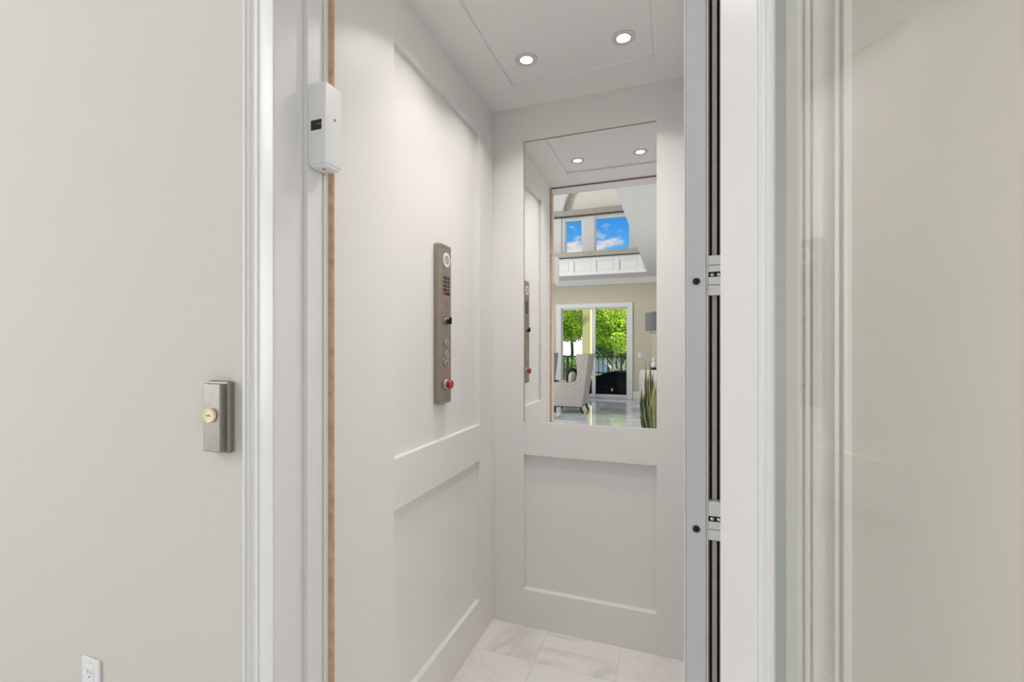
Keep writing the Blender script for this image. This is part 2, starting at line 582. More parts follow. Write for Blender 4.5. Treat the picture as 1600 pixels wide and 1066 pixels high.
# ------------------------------------------------------------------ sliding glass door in the far wall
d2 = thing('door_2', 'white framed sliding glass door to the terrace', 'door', (0, 0, 0), kind='structure')
f = MB()
f.box(-2.92, DX0 + 0.02, YF, YF + 0.03, 0, DZ - 0.008, 0.003)
f.box(DX1 - 0.02, -0.98, YF, YF + 0.03, 0, DZ - 0.008, 0.003)
f.box(-2.92, -0.98, YF, YF + 0.031, DZ - 0.01, 2.40, 0.006)
f.build('door_casing', TRIM, d2)
MB().box(DX0, DX1, YF - 0.16, YF + 0.01, 0, 0.03).build('threshold', ALU_LT, d2)
for x0, x1, dy in ((DX0, -1.90, 0.0), (-2.0, DX1, -0.05)):
    y0, y1 = YF - 0.06 + dy, YF - 0.02 + dy
    s = MB()
    s.box(x0, x0 + 0.055, y0, y1, 0.03, DZ, 0.003)
    s.box(x1 - 0.055, x1, y0, y1, 0.03, DZ, 0.003)
    s.box(x0 + 0.054, x1 - 0.054, y0 + 0.001, y1 - 0.001, 0.031, 0.09, 0.003)
    s.box(x0 + 0.054, x1 - 0.054, y0 + 0.001, y1 - 0.001, DZ - 0.05, DZ - 0.001, 0.003)
    so = s.build('door_sash', TRIM, d2)
    MB().box(x0 + 0.05, x1 - 0.05, (y0 + y1) / 2 - 0.003, (y0 + y1) / 2 + 0.003, 0.08, DZ - 0.04).build('pane', WGLASS, so)
    if dy == 0:
        MB().box(x1 - 0.04, x1 - 0.015, y1, y1 + 0.025, 1.0, 1.2, 0.005).build('handle', ALU_LT, so)

for k, (x0, x1) in enumerate((W1, W2)):
    wn = thing('window_%d' % (k + 1), ('narrow', 'wide')[k] + ' white framed clerestory window showing blue sky', 'window', kind='structure')
    s = MB()
    y0, y1 = YF - 0.14, YF - 0.05
    s.box(x0, x0 + 0.03, y0, y1, WZ0, WZ1, 0.003)
    s.box(x1 - 0.03, x1, y0, y1, WZ0, WZ1, 0.003)
    s.box(x0 + 0.029, x1 - 0.029, y0 + 0.001, y1 - 0.001, WZ0 + 0.001, WZ0 + 0.035, 0.003)
    s.box(x0 + 0.029, x1 - 0.029, y0 + 0.001, y1 - 0.001, WZ1 - 0.04, WZ1 - 0.001, 0.003)
    so = s.build('window_frame', TRIM, wn)
    MB().box(x0 + 0.02, x1 - 0.02, YF - 0.10, YF - 0.094, WZ0 + 0.02, WZ1 - 0.02).build('pane', WGLASS, wn)

# unseen window frames and panes, added around the three fill lights
for k, (xw, sg, yc_, zc_, wd, ht, lb) in enumerate(((XL, 1, -2.6, 1.7, 3.6, 2.4, 'added white window frame round the low fill light on the tan side wall'),
                                                   (XL, 1, -3.4, 4.6, 3.0, 2.0, 'added white window frame round the high fill light on the tan side wall'),
                                                   (XR, -1, -1.6, 1.6, 1.8, 2.2, 'added white window frame round the fill light on the lobby side wall'))):
    wn = thing('window_%d' % (k + 3), lb, 'window', kind='structure')
    fr = MB()
    xa, xb = sorted((xw, xw + sg * 0.035))
    for y0, y1, z0, z1 in ((yc_ - wd / 2 - 0.09, yc_ - wd / 2, zc_ - ht / 2 - 0.09, zc_ + ht / 2 + 0.09), (yc_ + wd / 2, yc_ + wd / 2 + 0.09, zc_ - ht / 2 - 0.09, zc_ + ht / 2 + 0.09),
                           (yc_ - wd / 2, yc_ + wd / 2, zc_ + ht / 2, zc_ + ht / 2 + 0.09), (yc_ - wd / 2, yc_ + wd / 2, zc_ - ht / 2 - 0.09, zc_ - ht / 2)):
        fr.box(xa, xb, y0, y1, z0, z1, 0.004)
    fr.build('window_frame', TRIM, wn)
    xa, xb = sorted((xw + sg * 0.004, xw + sg * 0.010))
    MB().box(xa, xb, yc_ - wd / 2, yc_ + wd / 2, zc_ - ht / 2, zc_ + ht / 2).build('pane', WGLASS, wn)

sw = thing('light_switch', 'small white light switch on the tan wall beside the sliding door', 'switch', (-0.82, YF, 1.04))
MB().box(-0.036, 0.036, 0, 0.007, 0, 0.115, 0.003).build('plate', WHITEPL, sw)
MB().box(-0.016, 0.016, 0.006, 0.012, 0.025, 0.09, 0.002).build('rocker', WHITEPL, sw)

# ------------------------------------------------------------------ elevator doorway: casings and jambs
CASE = [(0, 0), (0, 0.016), (0.004, 0.020), (0.011, 0.021), (0.013, 0.016), (0.021, 0.0185), (0.024, 0.016), (0.030, 0.0125), (0.037, 0.0125),
        (0.043, 0.017), (0.047, 0.0185), (0.049, 0.0145), (0.054, 0.0185), (0.057, 0.0185), (0.059, 0.015), (0.062, 0.0225), (0.066, 0.0235), (0.098, 0.0235), (0.101, 0.021), (0.101, 0)]
struct('trim_5', MB().prism(CASE, lambda u, v, t: (-0.9535 + u * 1.034, YW - v, t), 0, 2.545), TRIM, 'white moulded casing on the left of the elevator doorway', 'trim', True)
struct('trim_6', MB().prism(CASE, lambda u, v, t: (0.2415 - u * 1.034, YW - v, t), 0, 2.545), TRIM, 'white moulded casing behind the open glass door', 'trim', True)
struct('trim_7', MB().prism(CASE, lambda u, v, t: (t, YW - v, 2.546 - u), -0.849, 0.138), TRIM, 'white moulded head casing over the elevator doorway', 'trim')
j = thing('trim_8', 'white left jamb of the elevator doorway with stop strips', 'trim', kind='structure')
MB().box(-0.87, -0.856, YW, 0.868, 0, 2.456, 0.0015).build('jamb_board', TRIM, j)
MB().box(-0.87, OPL, 0.8685, 0.918, 0, 2.456, 0.0015).build('stop_strip', TRIM, j)
MB().box(-0.87, -0.8375, 0.9205, 0.9355, 0, 2.456, 0.0015).build('edge_strip', TRIM, j)
MB().box(-0.87, OPL - 0.005, 0.90, 0.9353, 0, 2.456).build('groove_back', TRIM, j)
j = thing('trim_9', 'white right jamb of the elevator doorway', 'trim', kind='structure')
MB().box(OPR, 0.156, YW, 0.8605, 0, 2.456, 0.0015).build('jamb_board', TRIM, j)
MB().box(OPR - 0.004, 0.155, 0.8635, 0.9285, 0, 2.456, 0.0015).build('stop_strip', TRIM, j)
j = thing('trim_10', 'white head jamb over the elevator doorway', 'trim', kind='structure')
MB().box(OPL, OPR, YW, 0.9285, OPH, 2.456, 0.0015).build('jamb_board', TRIM, j)
struct('trim_11', MB().box(-0.869, -0.8231, 0.9360, 0.9405, 0, 2.44, 0.0008), WOOD, 'raw wood edge strip at the front of the elevator cab', 'trim')
struct('trim_12', MB().box(-0.8231, 0.10, 0.9360, 0.9405, 2.431, 2.44, 0.0008), DARKWOOD, 'brown wood edge along the cab ceiling front', 'trim')
struct('trim_13', MB().box(-0.868, 0.155, YW, 0.945, -0.06, 0.002), ALU, 'aluminium sill between lobby floor and cab', 'trim')

# ------------------------------------------------------------------ elevator cab shell
CX0, CX1, CY0, CY1, CZ = -0.824, 0.100, 0.9405, 2.03, 2.44
RD = 0.019     # panel recess
wl = struct('wall_cab_left', MB().box(-0.96, CX0 - RD - 0.010, 0.93, 2.2, -0.1, 2.7), CAB, 'white panelled left wall of the elevator cab', 'wall')
BV = 0.0012


def frame_side(parent, xf, sgn):
    """stiles and rails on a side wall whose face is at xf; the wall is on the sgn side"""
    xa, xb = sorted((xf, xf + sgn * (RD + 0.002)))
    near = [(xf + sgn * 0.012, CY0), (xf, 1.203), (xf + sgn * 0.021, 1.203), (xf + sgn * 0.032, CY0)]
    MB().prism(near, lambda u, v, t: (u, v, t), 0, CZ).build('stile', CAB, parent)
    for y0, y1 in ((1.864, CY1 + 0.002),):
        MB().box(xa, xb, y0, y1, 0, CZ, BV, 1).build('stile', CAB, parent)
    for z0, z1 in ((0.0, 0.176), (0.800, 0.963), (2.272, CZ)):
        MB().box(xa, xb, 1.2028, 1.8642, z0, z1, BV, 1).build('rail', CAB, parent)


MB().box(CX0 - RD - 0.0105, CX0 - RD, 1.2025, 1.8645, 0, CZ).build('panel', CAB, wl)
frame_side(wl, CX0, -1)
wr = struct('wall_cab_right', MB().box(CX1 + RD + 0.010, 0.24, 0.93, 2.2, -0.1, 2.7), CAB, 'white panelled right wall of the elevator cab', 'wall')
MB().box(CX1 + RD, CX1 + RD + 0.0105, 1.2025, 1.8645, 0, CZ).build('panel', CAB, wr)
frame_side(wr, CX1, 1)
wb = struct('wall_cab_back', MB().box(-0.96, 0.24, CY1 + RD, 2.2, -0.1, 2.7), CAB, 'white panelled back wall of the elevator cab holding the mirror', 'wall')
MX0, MX1, MZ0, MZ1 = -0.670, -0.074, 0.962, 2.280
for x0, x1 in ((CX0, MX0), (MX1, CX1)):
    MB().box(x0, x1, CY1 - 0.008, CY1 + RD + 0.002, 0, CZ, BV, 1).build('stile', CAB, wb)
for z0, z1 in ((0, 0.173), (0.805, MZ0), (MZ1, CZ)):
    MB().box(MX0 - 0.0002, MX1 + 0.0002, CY1 - 0.008, CY1 + RD + 0.002, z0, z1, BV, 1).build('rail', CAB, wb)
c = MB()
PX0, PX1, PY0, PY1 = -0.664, -0.076, 1.156, 1.842
cc_ = struct('ceiling_cab', MB().box(-0.96, 0.24, 0.93, 2.2, CZ + 0.011, 2.7), CABC, 'white elevator cab ceiling with a recessed rectangle', 'ceiling')
# four border boards with a bevelled inner lip
def border(name, pts):
    MB().prism(pts, lambda u, v, t: (u, v, t), CZ, CZ + 0.012).build(name, CABC, cc_)
MB().box(CX0 - 0.014, PX0, 0.93, CY1 + 0.014, CZ, CZ + 0.012, 0.003, 2).build('ceiling_border', CABC, cc_)
MB().box(PX1, CX1 + 0.014, 0.93, CY1 + 0.014, CZ, CZ + 0.012, 0.003, 2).build('ceiling_border', CABC, cc_)
MB().box(PX0 - 0.003, PX1 + 0.003, 0.93, PY0, CZ, CZ + 0.012, 0.003, 2).build('ceiling_border', CABC, cc_)
MB().box(PX0 - 0.003, PX1 + 0.003, PY1, CY1 + 0.014, CZ, CZ + 0.012, 0.003, 2).build('ceiling_border', CABC, cc_)
PZ = CZ + 0.011

fc = struct('floor_cab', MB().box(-0.96, 0.24, 0.93, 2.2, -0.1, -0.003), GROUT, 'white marble tile floor of the elevator cab', 'floor')
xs = [-0.836, -0.551, -0.219, 0.112]
ys = [0.945, 1.15, 1.805, 2.042]
for i in range(3):
    for k in range(3):
        if k == 1 and i == 1:
            pass
        x0, x1, y0, y1 = xs[i] + 0.0004, xs[i + 1] - 0.0004, ys[k] + 0.0004, ys[k + 1] - 0.0004
        MB().box(-(x1 - x0) / 2, (x1 - x0) / 2, -(y1 - y0) / 2, (y1 - y0) / 2, -0.006, 0, 0.0004, 1).build('floor_tile', CABTILE, fc, loc=((x0 + x1) / 2, (y0 + y1) / 2, 0))

# ------------------------------------------------------------------ mirror
mr = thing('wall_mirror', 'tall frameless mirror set in the back wall of the elevator cab', 'mirror', (-0.372, CY1, MZ0))
hw, hh = (MX1 - MX0) / 2, MZ1 - MZ0
MB().box(-hw + 0.0005, hw - 0.0005, 0.0, 0.006, 0.0005, hh - 0.0005).build('mirror_glass', MIRROR, mr)
e = MB()
e.box(-hw, -hw + 0.0022, -0.0012, 0.0, 0, hh)
e.box(-hw, hw, -0.0012, 0.0, hh - 0.0035, hh)
e.build('mirror_edge', MIRROR_EDGE, mr)['label'] = 'thin bronze line on the mirror edge'
text('etched_mark', 'ooTwJ', 0.0155, ETCH, mr, (0.213, -0.0004, 0.034), (pi / 2, 0, 0), 0.0001)

# ------------------------------------------------------------------ cab downlights
spots = [(-0.553, 1.705, 'back left'), (-0.178, 1.705, 'back right'), (-0.560, 1.322, 'front left'), (-0.190, 1.322, 'front right')]
dl0 = None
LBL = ['round recessed downlight near the back corner above the mirror, further from the gate',
       'round recessed downlight near the mirror, closer to the aluminium gate post',
       'front recessed downlight seen only in the mirror, nearer the control panel',
       'front recessed downlight seen only in the mirror, nearer the gate']
for (x, y, w_), lb in zip(spots, LBL):
    if dl0 is None:
        dl0 = thing('recessed_downlight', lb, 'downlight', (x, y, PZ), group='downlights in the cab ceiling')
        MB().lathe([(0.0285, -0.002), (0.031, -0.0045), (0.037, -0.0055), (0.0425, -0.003), (0.043, 0.0)], seg=40).build('trim_ring', RING, dl0, True)
        MB().lathe([(0.025, 0.0), (0.0262, -0.004), (0.0285, -0.0045), (0.0292, -0.001)], seg=40).build('gimbal_ring', RING_DK, dl0, True)
        MB().lathe([(0.0, -0.0035), (0.018, -0.0032), (0.0252, -0.001)], seg=32).build('lens', LENS, dl0, True)
        d = dl0
    else:
        d = copy_tree(dl0)
        d.location = (x, y, PZ)
        d['label'] = lb
    lamp('downlight_beam', 'AREA', (x, y, PZ - 0.0048), 1.8, (1.0, 0.965, 0.93), (0, 0, -1), 0.042, spread=radians(118))

# ------------------------------------------------------------------ control panel on the left cab wall
XP = CX0 - RD
cp = thing('elevator_control_panel', 'tall bronze steel control panel with keypad and red knob on the cab wall', 'control panel', (XP, 1.5285, 1.10))
HB = 0.60
CPX = 0.0260
h = MB()
# housing: outline with sloped top and bottom caps
sec = [(0, 0.0), (0.010, 0.0), (CPX, 0.016), (CPX, HB - 0.016), (0.010, HB), (0, HB)]
h.box(0, CPX - 0.0004, -0.0455, 0.0455, 0.0, HB, 0.0042, 3)
h.build('housing', BRONZE, cp, True)
MB().box(0.004, CPX, -0.0405, 0.0405, 0.0185, HB - 0.0175, 0.0002, 1).build('faceplate', BRONZE, cp)
for zz in (0.0135, HB - 0.0155):
    MB().box(0.002, CPX - 0.0002, -0.0457, 0.0457, zz, zz + 0.0022, 0.0006, 1).build('cap_seam', BRONZE_DK, cp)
FX = CPX
TXR = (pi / 2, 0, pi / 2)   # text facing +X, reading towards +Y


def disc(mb, y, z, r, h0, h1, seg=24):
    mb.lathe([(0, h0), (r, h0), (r, h1 - 0.0006), (r - 0.0006, h1), (0, h1)], (0, y, z), (1, 0, 0), seg)
    return mb


yc = 0.006
bd = disc(MB(), yc, 0.543, 0.0275, FX - 0.001, FX + 0.0015, 36).build('badge', BADGE, cp, True)
bd['label'] = 'round white badge with dark lettering'
g = MB()
for z, wd in ((0.557, 0.020), (0.5505, 0.034), (0.544, 0.040), (0.537, 0.036), (0.530, 0.022)):
    yy = yc - wd / 2
    while yy < yc + wd / 2 - 0.003:
        l = random.choice((0.003, 0.0045, 0.006))
        g.box(FX + 0.0012, FX + 0.0018, yy, min(yy + l, yc + wd / 2), z - 0.0018, z + 0.0018)
        yy += l + 0.0012
g.build('badge_lettering', GREYINK, bd)
disc(MB(), yc, 0.495, 0.0026, FX - 0.001, FX + 0.0006, 12).build('microphone_hole', BLACK, cp)
lab = ['1', '2', '3', '4', '5', '6', '7', '8', '9', '*', '0', '#', 'R', 'C', 'K']
kz = [0.474, 0.459, 0.444, 0.429, 0.4145]
for r_ in range(5):
    for c_ in range(3):
        y = yc + (c_ - 1) * 0.0165
        kk = MB().box(FX - 0.001, FX + 0.0028, y - 0.0064, y + 0.0064, kz[r_] - 0.0053, kz[r_] + 0.0053, 0.001, 1)
        ko = kk.build('key', RED_K if (r_ == 4 and c_ < 1) else BLACK, cp)
        if r_ < 4:
            text('numeral', lab[r_ * 3 + c_], 0.009, BADGE, ko, (FX + 0.0029, y, kz[r_]), TXR, 0.0001)
        elif c_ == 0:
            ko['label'] = 'red key'
for y, z in [(yc + 0.0125 * cos(2 * pi * k / 8), 0.371 + 0.0125 * sin(2 * pi * k / 8)) for k in range(8)] + [(yc + 0.006 * k, 0.371) for k in (-1, 0, 1)]:
    disc(MB(), y, z, 0.0017, FX - 0.001, FX + 0.0004, 8).build('speaker_hole', BLACK, cp)
ks = disc(MB(), yc, 0.309, 0.0135, FX - 0.001, FX + 0.004, 28).build('key_switch', STEEL, cp, True)
MB().lathe([(0, 0.004), (0.0095, 0.004), (0.0095, 0.012), (0.008, 0.0125), (0, 0.0125)], (FX, yc, 0.309), (1, 0, 0), 20).build('lock_barrel', BLACK, ks, True)
MB().box(FX + 0.012, FX + 0.022, yc - 0.002, yc + 0.002, 0.299, 0.325, 0.001, 1).build('key_blade', BLACK, ks)
for t_, z in (('2', 0.227), ('1', 0.185), ('0', 0.149)):
    fb = MB().lathe([(0, 0), (0.0150, 0), (0.0150, 0.003), (0.0135, 0.0045), (0.0125, 0.0035), (0.011, 0.004), (0, 0.0045)], (FX - 0.001, yc, z), (1, 0, 0), 28).build('floor_button', BUTTON, cp, True)
    text('numeral', t_, 0.017, INK, fb, (FX + 0.0037, yc + 0.0005, z), TXR, 0.0002)
    MB().box(FX - 0.0005, FX + 0.0012, yc - 0.026, yc - 0.0235, z - 0.006, z + 0.006, 0.0005, 1).build('braille_mark', BRONZE_DK, cp)
es = MB().lathe([(0, 0), (0.020, 0), (0.020, 0.004), (0.018, 0.006), (0, 0.006)], (FX - 0.001, yc, 0.071), (1, 0, 0), 28).build('stop_knob_collar', RING, cp, True)
MB().lathe([(0.010, 0.004), (0.010, 0.008), (0.0150, 0.009), (0.0165, 0.012), (0.0165, 0.020), (0.0150, 0.023), (0.010, 0.0235), (0.009, 0.022), (0, 0.0218)], (FX, yc, 0.071), (1, 0, 0), 28).build('stop_knob', RED, es, True)['label'] = 'red push knob'
disc(MB(), 0.034, 0.030, 0.0022, FX - 0.001, FX + 0.001, 10).build('faceplate_screw', RING, cp)

# ------------------------------------------------------------------ hall call button on the beige wall
cb = thing('call_button_station', 'brushed steel call station with amber lit round button on the beige wall', 'call button', (-1.0336, YW, 1.0597))
cb.scale = (1.0336,) * 3
# local y runs out of the wall (towards the room) as negative y
MB().box(-0.034, 0.034, -0.016, 0.0, 0.0, 0.167, 0.005, 3).build('back_box', STEEL, cb)
MB().box(-0.0315, 0.0245, -0.0285, -0.010, 0.004, 0.161, 0.0028, 3).build('faceplate', STEEL, cb)
MB().lathe([(0.0105, 0.0), (0.0165, 0.0), (0.0168, 0.004), (0.0150, 0.007), (0.0118, 0.0065), (0.0105, 0.005)], (-0.0055, -0.0285, 0.089), (0, -1, 0), 32).build('lit_ring', GLOW, cb, True)['label'] = 'amber glowing ring'
bt = MB().lathe([(0, 0.0), (0.0112, 0.0), (0.0112, 0.0048), (0.0100, 0.0058), (0, 0.0060)], (-0.0055, -0.0285, 0.089), (0, -1, 0), 28).build('push_button', BADGE, cb, True)
text('button_mark', 'CALL', 0.0062, INK, bt, (-0.0055, -0.0347, 0.0885), (pi / 2, 0, 0), 0.0001)

# ------------------------------------------------------------------ wall outlet
ou = thing('wall_outlet', 'white duplex outlet low on the beige wall', 'outlet', (-1.5426, YW, 0.3175))
ou.scale = (1.0336,) * 3
MB().box(-0.0365, 0.0365, -0.007, 0.0, 0, 0.118, 0.0025, 2).build('plate', WHITEPL, ou)
MB().box(-0.0165, 0.0165, -0.0085, -0.005, 0.020, 0.098, 0.0012, 1).build('receptacle', WHITEPL, ou)
for zz in (0.083, 0.040):
    MB().box(-0.008, -0.0058, -0.0088, -0.007, zz - 0.005, zz + 0.005).build('slot', GREYINK, ou)
    MB().box(0.0058, 0.008, -0.0088, -0.007, zz - 0.004, zz + 0.004).build('slot', GREYINK, ou)
    MB().lathe([(0, 0), (0.0026, 0), (0.0026, 0.0016), (0, 0.0018)], (0, -0.0072, zz - 0.013), (0, -1, 0), 12).build('ground_hole', GREYINK, ou)
MB().lathe([(0, 0), (0.0028, 0), (0.0022, 0.0012), (0, 0.0014)], (0, -0.007, 0.107), (0, -1, 0), 12).build('screw', RING, ou)

# ------------------------------------------------------------------ white interlock box on the jamb
ib = thing('door_lock_box', 'white plastic door lock box with a black slot on the left jamb', 'lock box', (OPL + 0.001, 0.867, 1.757))
BX, BY, BH = 0.054, 0.056, 0.196
pr = [(0, 0.0), (BX - 0.008, 0.0), (BX, 0.010), (BX, BH), (0, BH)]
o = MB().box(0, BX, 0, BY, 0, BH, 0.0035, 3)
o.build('box_shell', WHITEPL, ib, True)
MB().box(0.006, BX - 0.003, 0.004, BY - 0.004, -0.006, 0.002, 0.0025, 2).build('bottom_cap', WHITEPL, ib, True)
sl = MB().box(0.011, 0.043, -0.0006, 0.004, 0.081, 0.105).build('slot', BLACK, ib)
MB().box(0.030, 0.043, -0.0009, 0.0, 0.093, 0.0955).build('latch_pin', STEEL, sl)
MB().lathe([(0, 0), (0.003, 0), (0.003, 0.0008), (0, 0.001)], (BX, 0.032, 0.114), (1, 0, 0), 12).build('side_screw', BRONZE_DK, ib)
MB().lathe([(0, 0), (0.0042, 0), (0.0042, 0.0008), (0, 0.001)], (0.030, 0.022, -0.006), (0, 0, -1), 14).build('bottom_hole', BRONZE_DK, ib)

# ------------------------------------------------------------------ folded accordion gate at the cab entrance
ga = thing('accordion_gate', 'folded elevator gate with pale aluminium lead post at the cab entrance', 'gate', (0, 0.970, 0.01))
GH = 2.40
MB().box(0.0225, 0.0575, 0.0, 0.022, 0, GH, 0.0008, 1).build('lead_post', ALU, ga)
MB().box(0.0595, 0.0622, 0.001, 0.030, 0, GH, 0.0006, 1).build('post_lip', ALU_LT, ga)
MB().box(0.0575, 0.0595, 0.0025, 0.024, 0, GH).build('lip_groove', ALU_LT, ga)
MB().box(0.0180, 0.0222, 0.006, 0.030, 0, GH, 0.0006, 1).build('edge_flange', ALU_LT, ga)
MB().box(0.0205, 0.0245, 0.010, 0.020, 0, GH).build('flange_groove', DARK, ga)
for z in (1.4346, 0.943):
    MB().lathe([(0, 0), (0.0070, 0), (0.0070, 0.0015), (0.0052, 0.0032), (0.0030, 0.0034), (0.0026, 0.0018), (0, 0.0018)], (0.0398, 0.0, z), (0, -1, 0), 24).build('button_screw', BLACK, ga, True)
for x0, x1, y0, mm in ((0.0628, 0.0658, 0.010, GATE_BR), (0.0690, 0.0782, 0.006, GATE_GY), (0.0828, 0.0905, 0.012, GATE_GY), (0.0930, 0.0985, 0.02, GATE_GY)):
    MB().box(x0, x1, y0, 0.110, 0, GH, 0.0008, 1).build('gate_panel', mm, ga)
MB().box(0.0626, 0.0985, 0.035, 0.038, 0, GH).build('hinge_web', DARK, ga)
for z0, up in ((1.4060, 1), (0.925, 0)):
    hz = [(0.0, 0.0195), (0.0205, 0.036), (0.046, 0.0585), (0.0595, 0.078)] if up else [(0.0, 0.0205), (0.0215, 0.036), (0.047, 0.076)]
    for a0, a1 in hz:
        MB().box(0.0626, 0.0985, -0.002, 0.018, z0 + a0, z0 + a1, 0.0007, 1).build('hinge_bracket', ALU_LT, ga)
    MB().box(0.0626, 0.0985, 0.004, 0.018, z0 + 0.035, z0 + 0.047).build('bracket_slot', BLACK, ga)
    for x in (0.069, 0.081, 0.092):
        MB().lathe([(0, 0), (0.0032, 0), (0.0032, 0.003), (0.002, 0.004), (0, 0.004)], (x, 0.004, z0 + 0.0405), (0, -1, 0), 10).build('bracket_bolt', RING, ga, True)

# ------------------------------------------------------------------ open hoistway door with glass lite
NX, NY = 0.960, 0.2795
ang = math.atan2(-0.960, 0.2795)      # local x runs from the hinge towards the room
d1 = thing('door_1', 'white framed glass elevator door swung open towards the viewer', 'door', (0.0656, 0.765, 0.01), ang, kind='structure')
# local: x along the leaf, y = +normal (viewer side is -y), z up
LW, LH, TH = 0.90, 2.40, 0.0290
ST, RB, RT = 0.118, 0.24, 0.14
MB().box(0, ST, 0, TH, 0, LH, 0.0012, 1).build('stile', DOOR, d1)
MB().box(LW - ST, LW, 0, TH, 0, LH, 0.0012, 1).build('stile', DOOR, d1)
MB().box(ST, LW - ST, 0, TH, 0, RB, 0.0012, 1).build('rail', DOOR, d1)
MB().box(ST, LW - ST, 0, TH, LH - RT, LH, 0.0012, 1).build('rail', DOOR, d1)
BW = 0.027
BP = [(0, 0.0215), (0, 0.003), (0.003, 0.0005), (0.005, 0.003), (0.010, -0.002), (0.014, -0.002), (0.018, 0.001), (0.020, 0.0035), (0.0225, 0.0035), (0.025, 0.006), (BW, 0.009), (BW, 0.0215)]
for yb in (0,):
    fy = (lambda v: v) if yb == 0 else (lambda v: TH - min(v, 0.006))
    MB().prism(BP, lambda u, v, t: (ST + u, fy(v), t), RB, LH - RT).build('glazing_bead', DOOR, d1, True)
    MB().prism(BP, lambda u, v, t: (LW - ST - u, fy(v), t), RB, LH - RT).build('glazing_bead', DOOR, d1, True)
    MB().prism(BP, lambda u, v, t: (t, fy(v), RB + u), ST, LW - ST).build('glazing_bead', DOOR, d1, True)
    MB().prism(BP, lambda u, v, t: (t, fy(v), LH - RT - u), ST, LW - ST).build('glazing_bead', DOOR, d1, True)
MB().box(ST, LW - ST, 0.0220, 0.0280, RB, LH - RT).build('glass_lite', GLASS, d1)
MB().box(ST + BW, ST + BW + 0.0010, 0.0092, 0.0218, RB + BW, LH - RT - BW).build('bead_shade_strip', BEAD_SHADE, d1)  # thin face over the bead's inner side, coloured as its shade
for z in (0.25, 1.2, 2.15):
    MB().tube([(-0.006, TH + 0.004, z - 0.05), (-0.006, TH + 0.004, z + 0.05)], 0.006).build('hinge', STEEL, d1, True)
for dy, sg in ((0, -1), (TH, 1)):
    MB().tube([(LW - 0.06, dy, 1.0), (LW - 0.06, dy + sg * 0.045, 1.0), (LW - 0.06, dy + sg * 0.045, 1.2), (LW - 0.06, dy, 1.2)], 0.008).build('pull_handle', STEEL, d1, True)

# ------------------------------------------------------------------ wing chairs (seen in the mirror)


def extr_y(mb, poly, y0, y1):
    return mb.prism(poly, lambda u, v, t: (u, t, v), y0, y1)


def make_wing_chair(name, label, loc, rotz, group):
    t = thing(name, label, 'chair', loc, rotz, group)
    # local: faces +x, width along y
    # one side panel: arm sweeping up into the wing
    side = [(0.27, 0.135), (0.285, 0.56), (0.275, 0.60), (0.24, 0.605), (0.02, 0.60), (-0.14, 0.60), (-0.195, 0.63), (-0.215, 0.70), (-0.212, 0.80), (-0.198, 0.95), (-0.182, 1.13),
            (-0.195, 1.165), (-0.30, 1.160), (-0.44, 1.155), (-0.40, 0.85), (-0.35, 0.50), (-0.30, 0.135)]
    for s in (-1, 1):
        y0, y1 = (0.255, 0.335) if s > 0 else (-0.335, -0.255)
        m = MB()
        extr_y(m, side, y0, y1)
        bmesh.ops.bevel(m.bm, geom=[e_ for e_ in m.bm.edges if abs(e_.verts[0].co.y - e_.verts[1].co.y) < 1e-5], offset=0.016, segments=3, profile=0.5, affect='EDGES')
        m.build('wing_arm', LATTICE, t, True)
    back = [(-0.20, 0.40), (-0.23, 0.75), (-0.275, 1.14), (-0.30, 1.165), (-0.425, 1.155), (-0.44, 1.14), (-0.40, 0.85), (-0.35, 0.5), (-0.30, 0.15), (-0.2, 0.15)]
    extr_y(MB(), back, -0.26, 0.26).build('backrest', LATTICE, t, True)
    MB().box(-0.22, 0.275, -0.258, 0.258, 0.135, 0.34, 0.012).build('seat_base', LATTICE, t, True)
    MB().box(-0.21, 0.285, -0.25, 0.25, 0.335, 0.47, 0.045, 4).build('seat_cushion', LATTICE, t, True)
    for s in (-1, 1):
        MB().tube([(-0.27, s * 0.285, 0.14), (-0.285, s * 0.285, 0.07), (-0.325, s * 0.285, 0.0)], [0.030, 0.024, 0.017], 8).build('leg', CHAIRLEG, t, True)
        MB().tube([(0.24, s * 0.285, 0.14), (0.24, s * 0.285, 0.0)], [0.026, 0.018], 8).build('leg', CHAIRLEG, t, True)
    MB().box(-0.27, 0.25, -0.29, 0.29, 0.115, 0.136).build('base_rail', CHAIRLEG, t)
    return t


ch = make_wing_chair('wing_chair', 'patterned wing chair holding a black cushion and a pale pillow', (-1.995, -4.95, 0), pi, 'wing chairs by the sliding door')
ch2 = copy_tree(ch)
ch2.location = (-3.05, -6.14, 0)
ch2.rotation_euler.z = pi
ch2['label'] = 'second wing chair, only a sliver showing at the mirror doorway edge behind the first'

pl = tag(MB().blob((0, 0, 0), (0.07, 0.15, 0.165), 3, 0.75).build('throw_pillow', PILLOW, None, True, (-1.925, -4.853, 0.642)), 'pale grey pillow leaning in the wing chair', 'pillow')
bc = tag(MB().blob((0, 0, 0), (0.13, 0.085, 0.20), 3, 0.95).build('round_cushion', BLACKFAB, None, True, (-1.985, -5.095, 0.678)), 'black round cushion behind the pale pillow', 'cushion')

st = thing('side_table', 'small black side table beside the wing chair', 'table', (-2.545, -5.27, 0))
MB().lathe([(0, 0.565), (0.235, 0.565), (0.24, 0.572), (0.24, 0.583), (0.235, 0.59), (0, 0.59)], seg=36).build('table_top', CHAIRLEG, st, True)
MB().lathe([(0.024, 0.02), (0.02, 0.2), (0.03, 0.3), (0.02, 0.45), (0.05, 0.565)], seg=16).build('pedestal', CHAIRLEG, st, True)
MB().lathe([(0, 0), (0.17, 0), (0.17, 0.012), (0.03, 0.03), (0, 0.03)], seg=28).build('table_foot', CHAIRLEG, st, True)

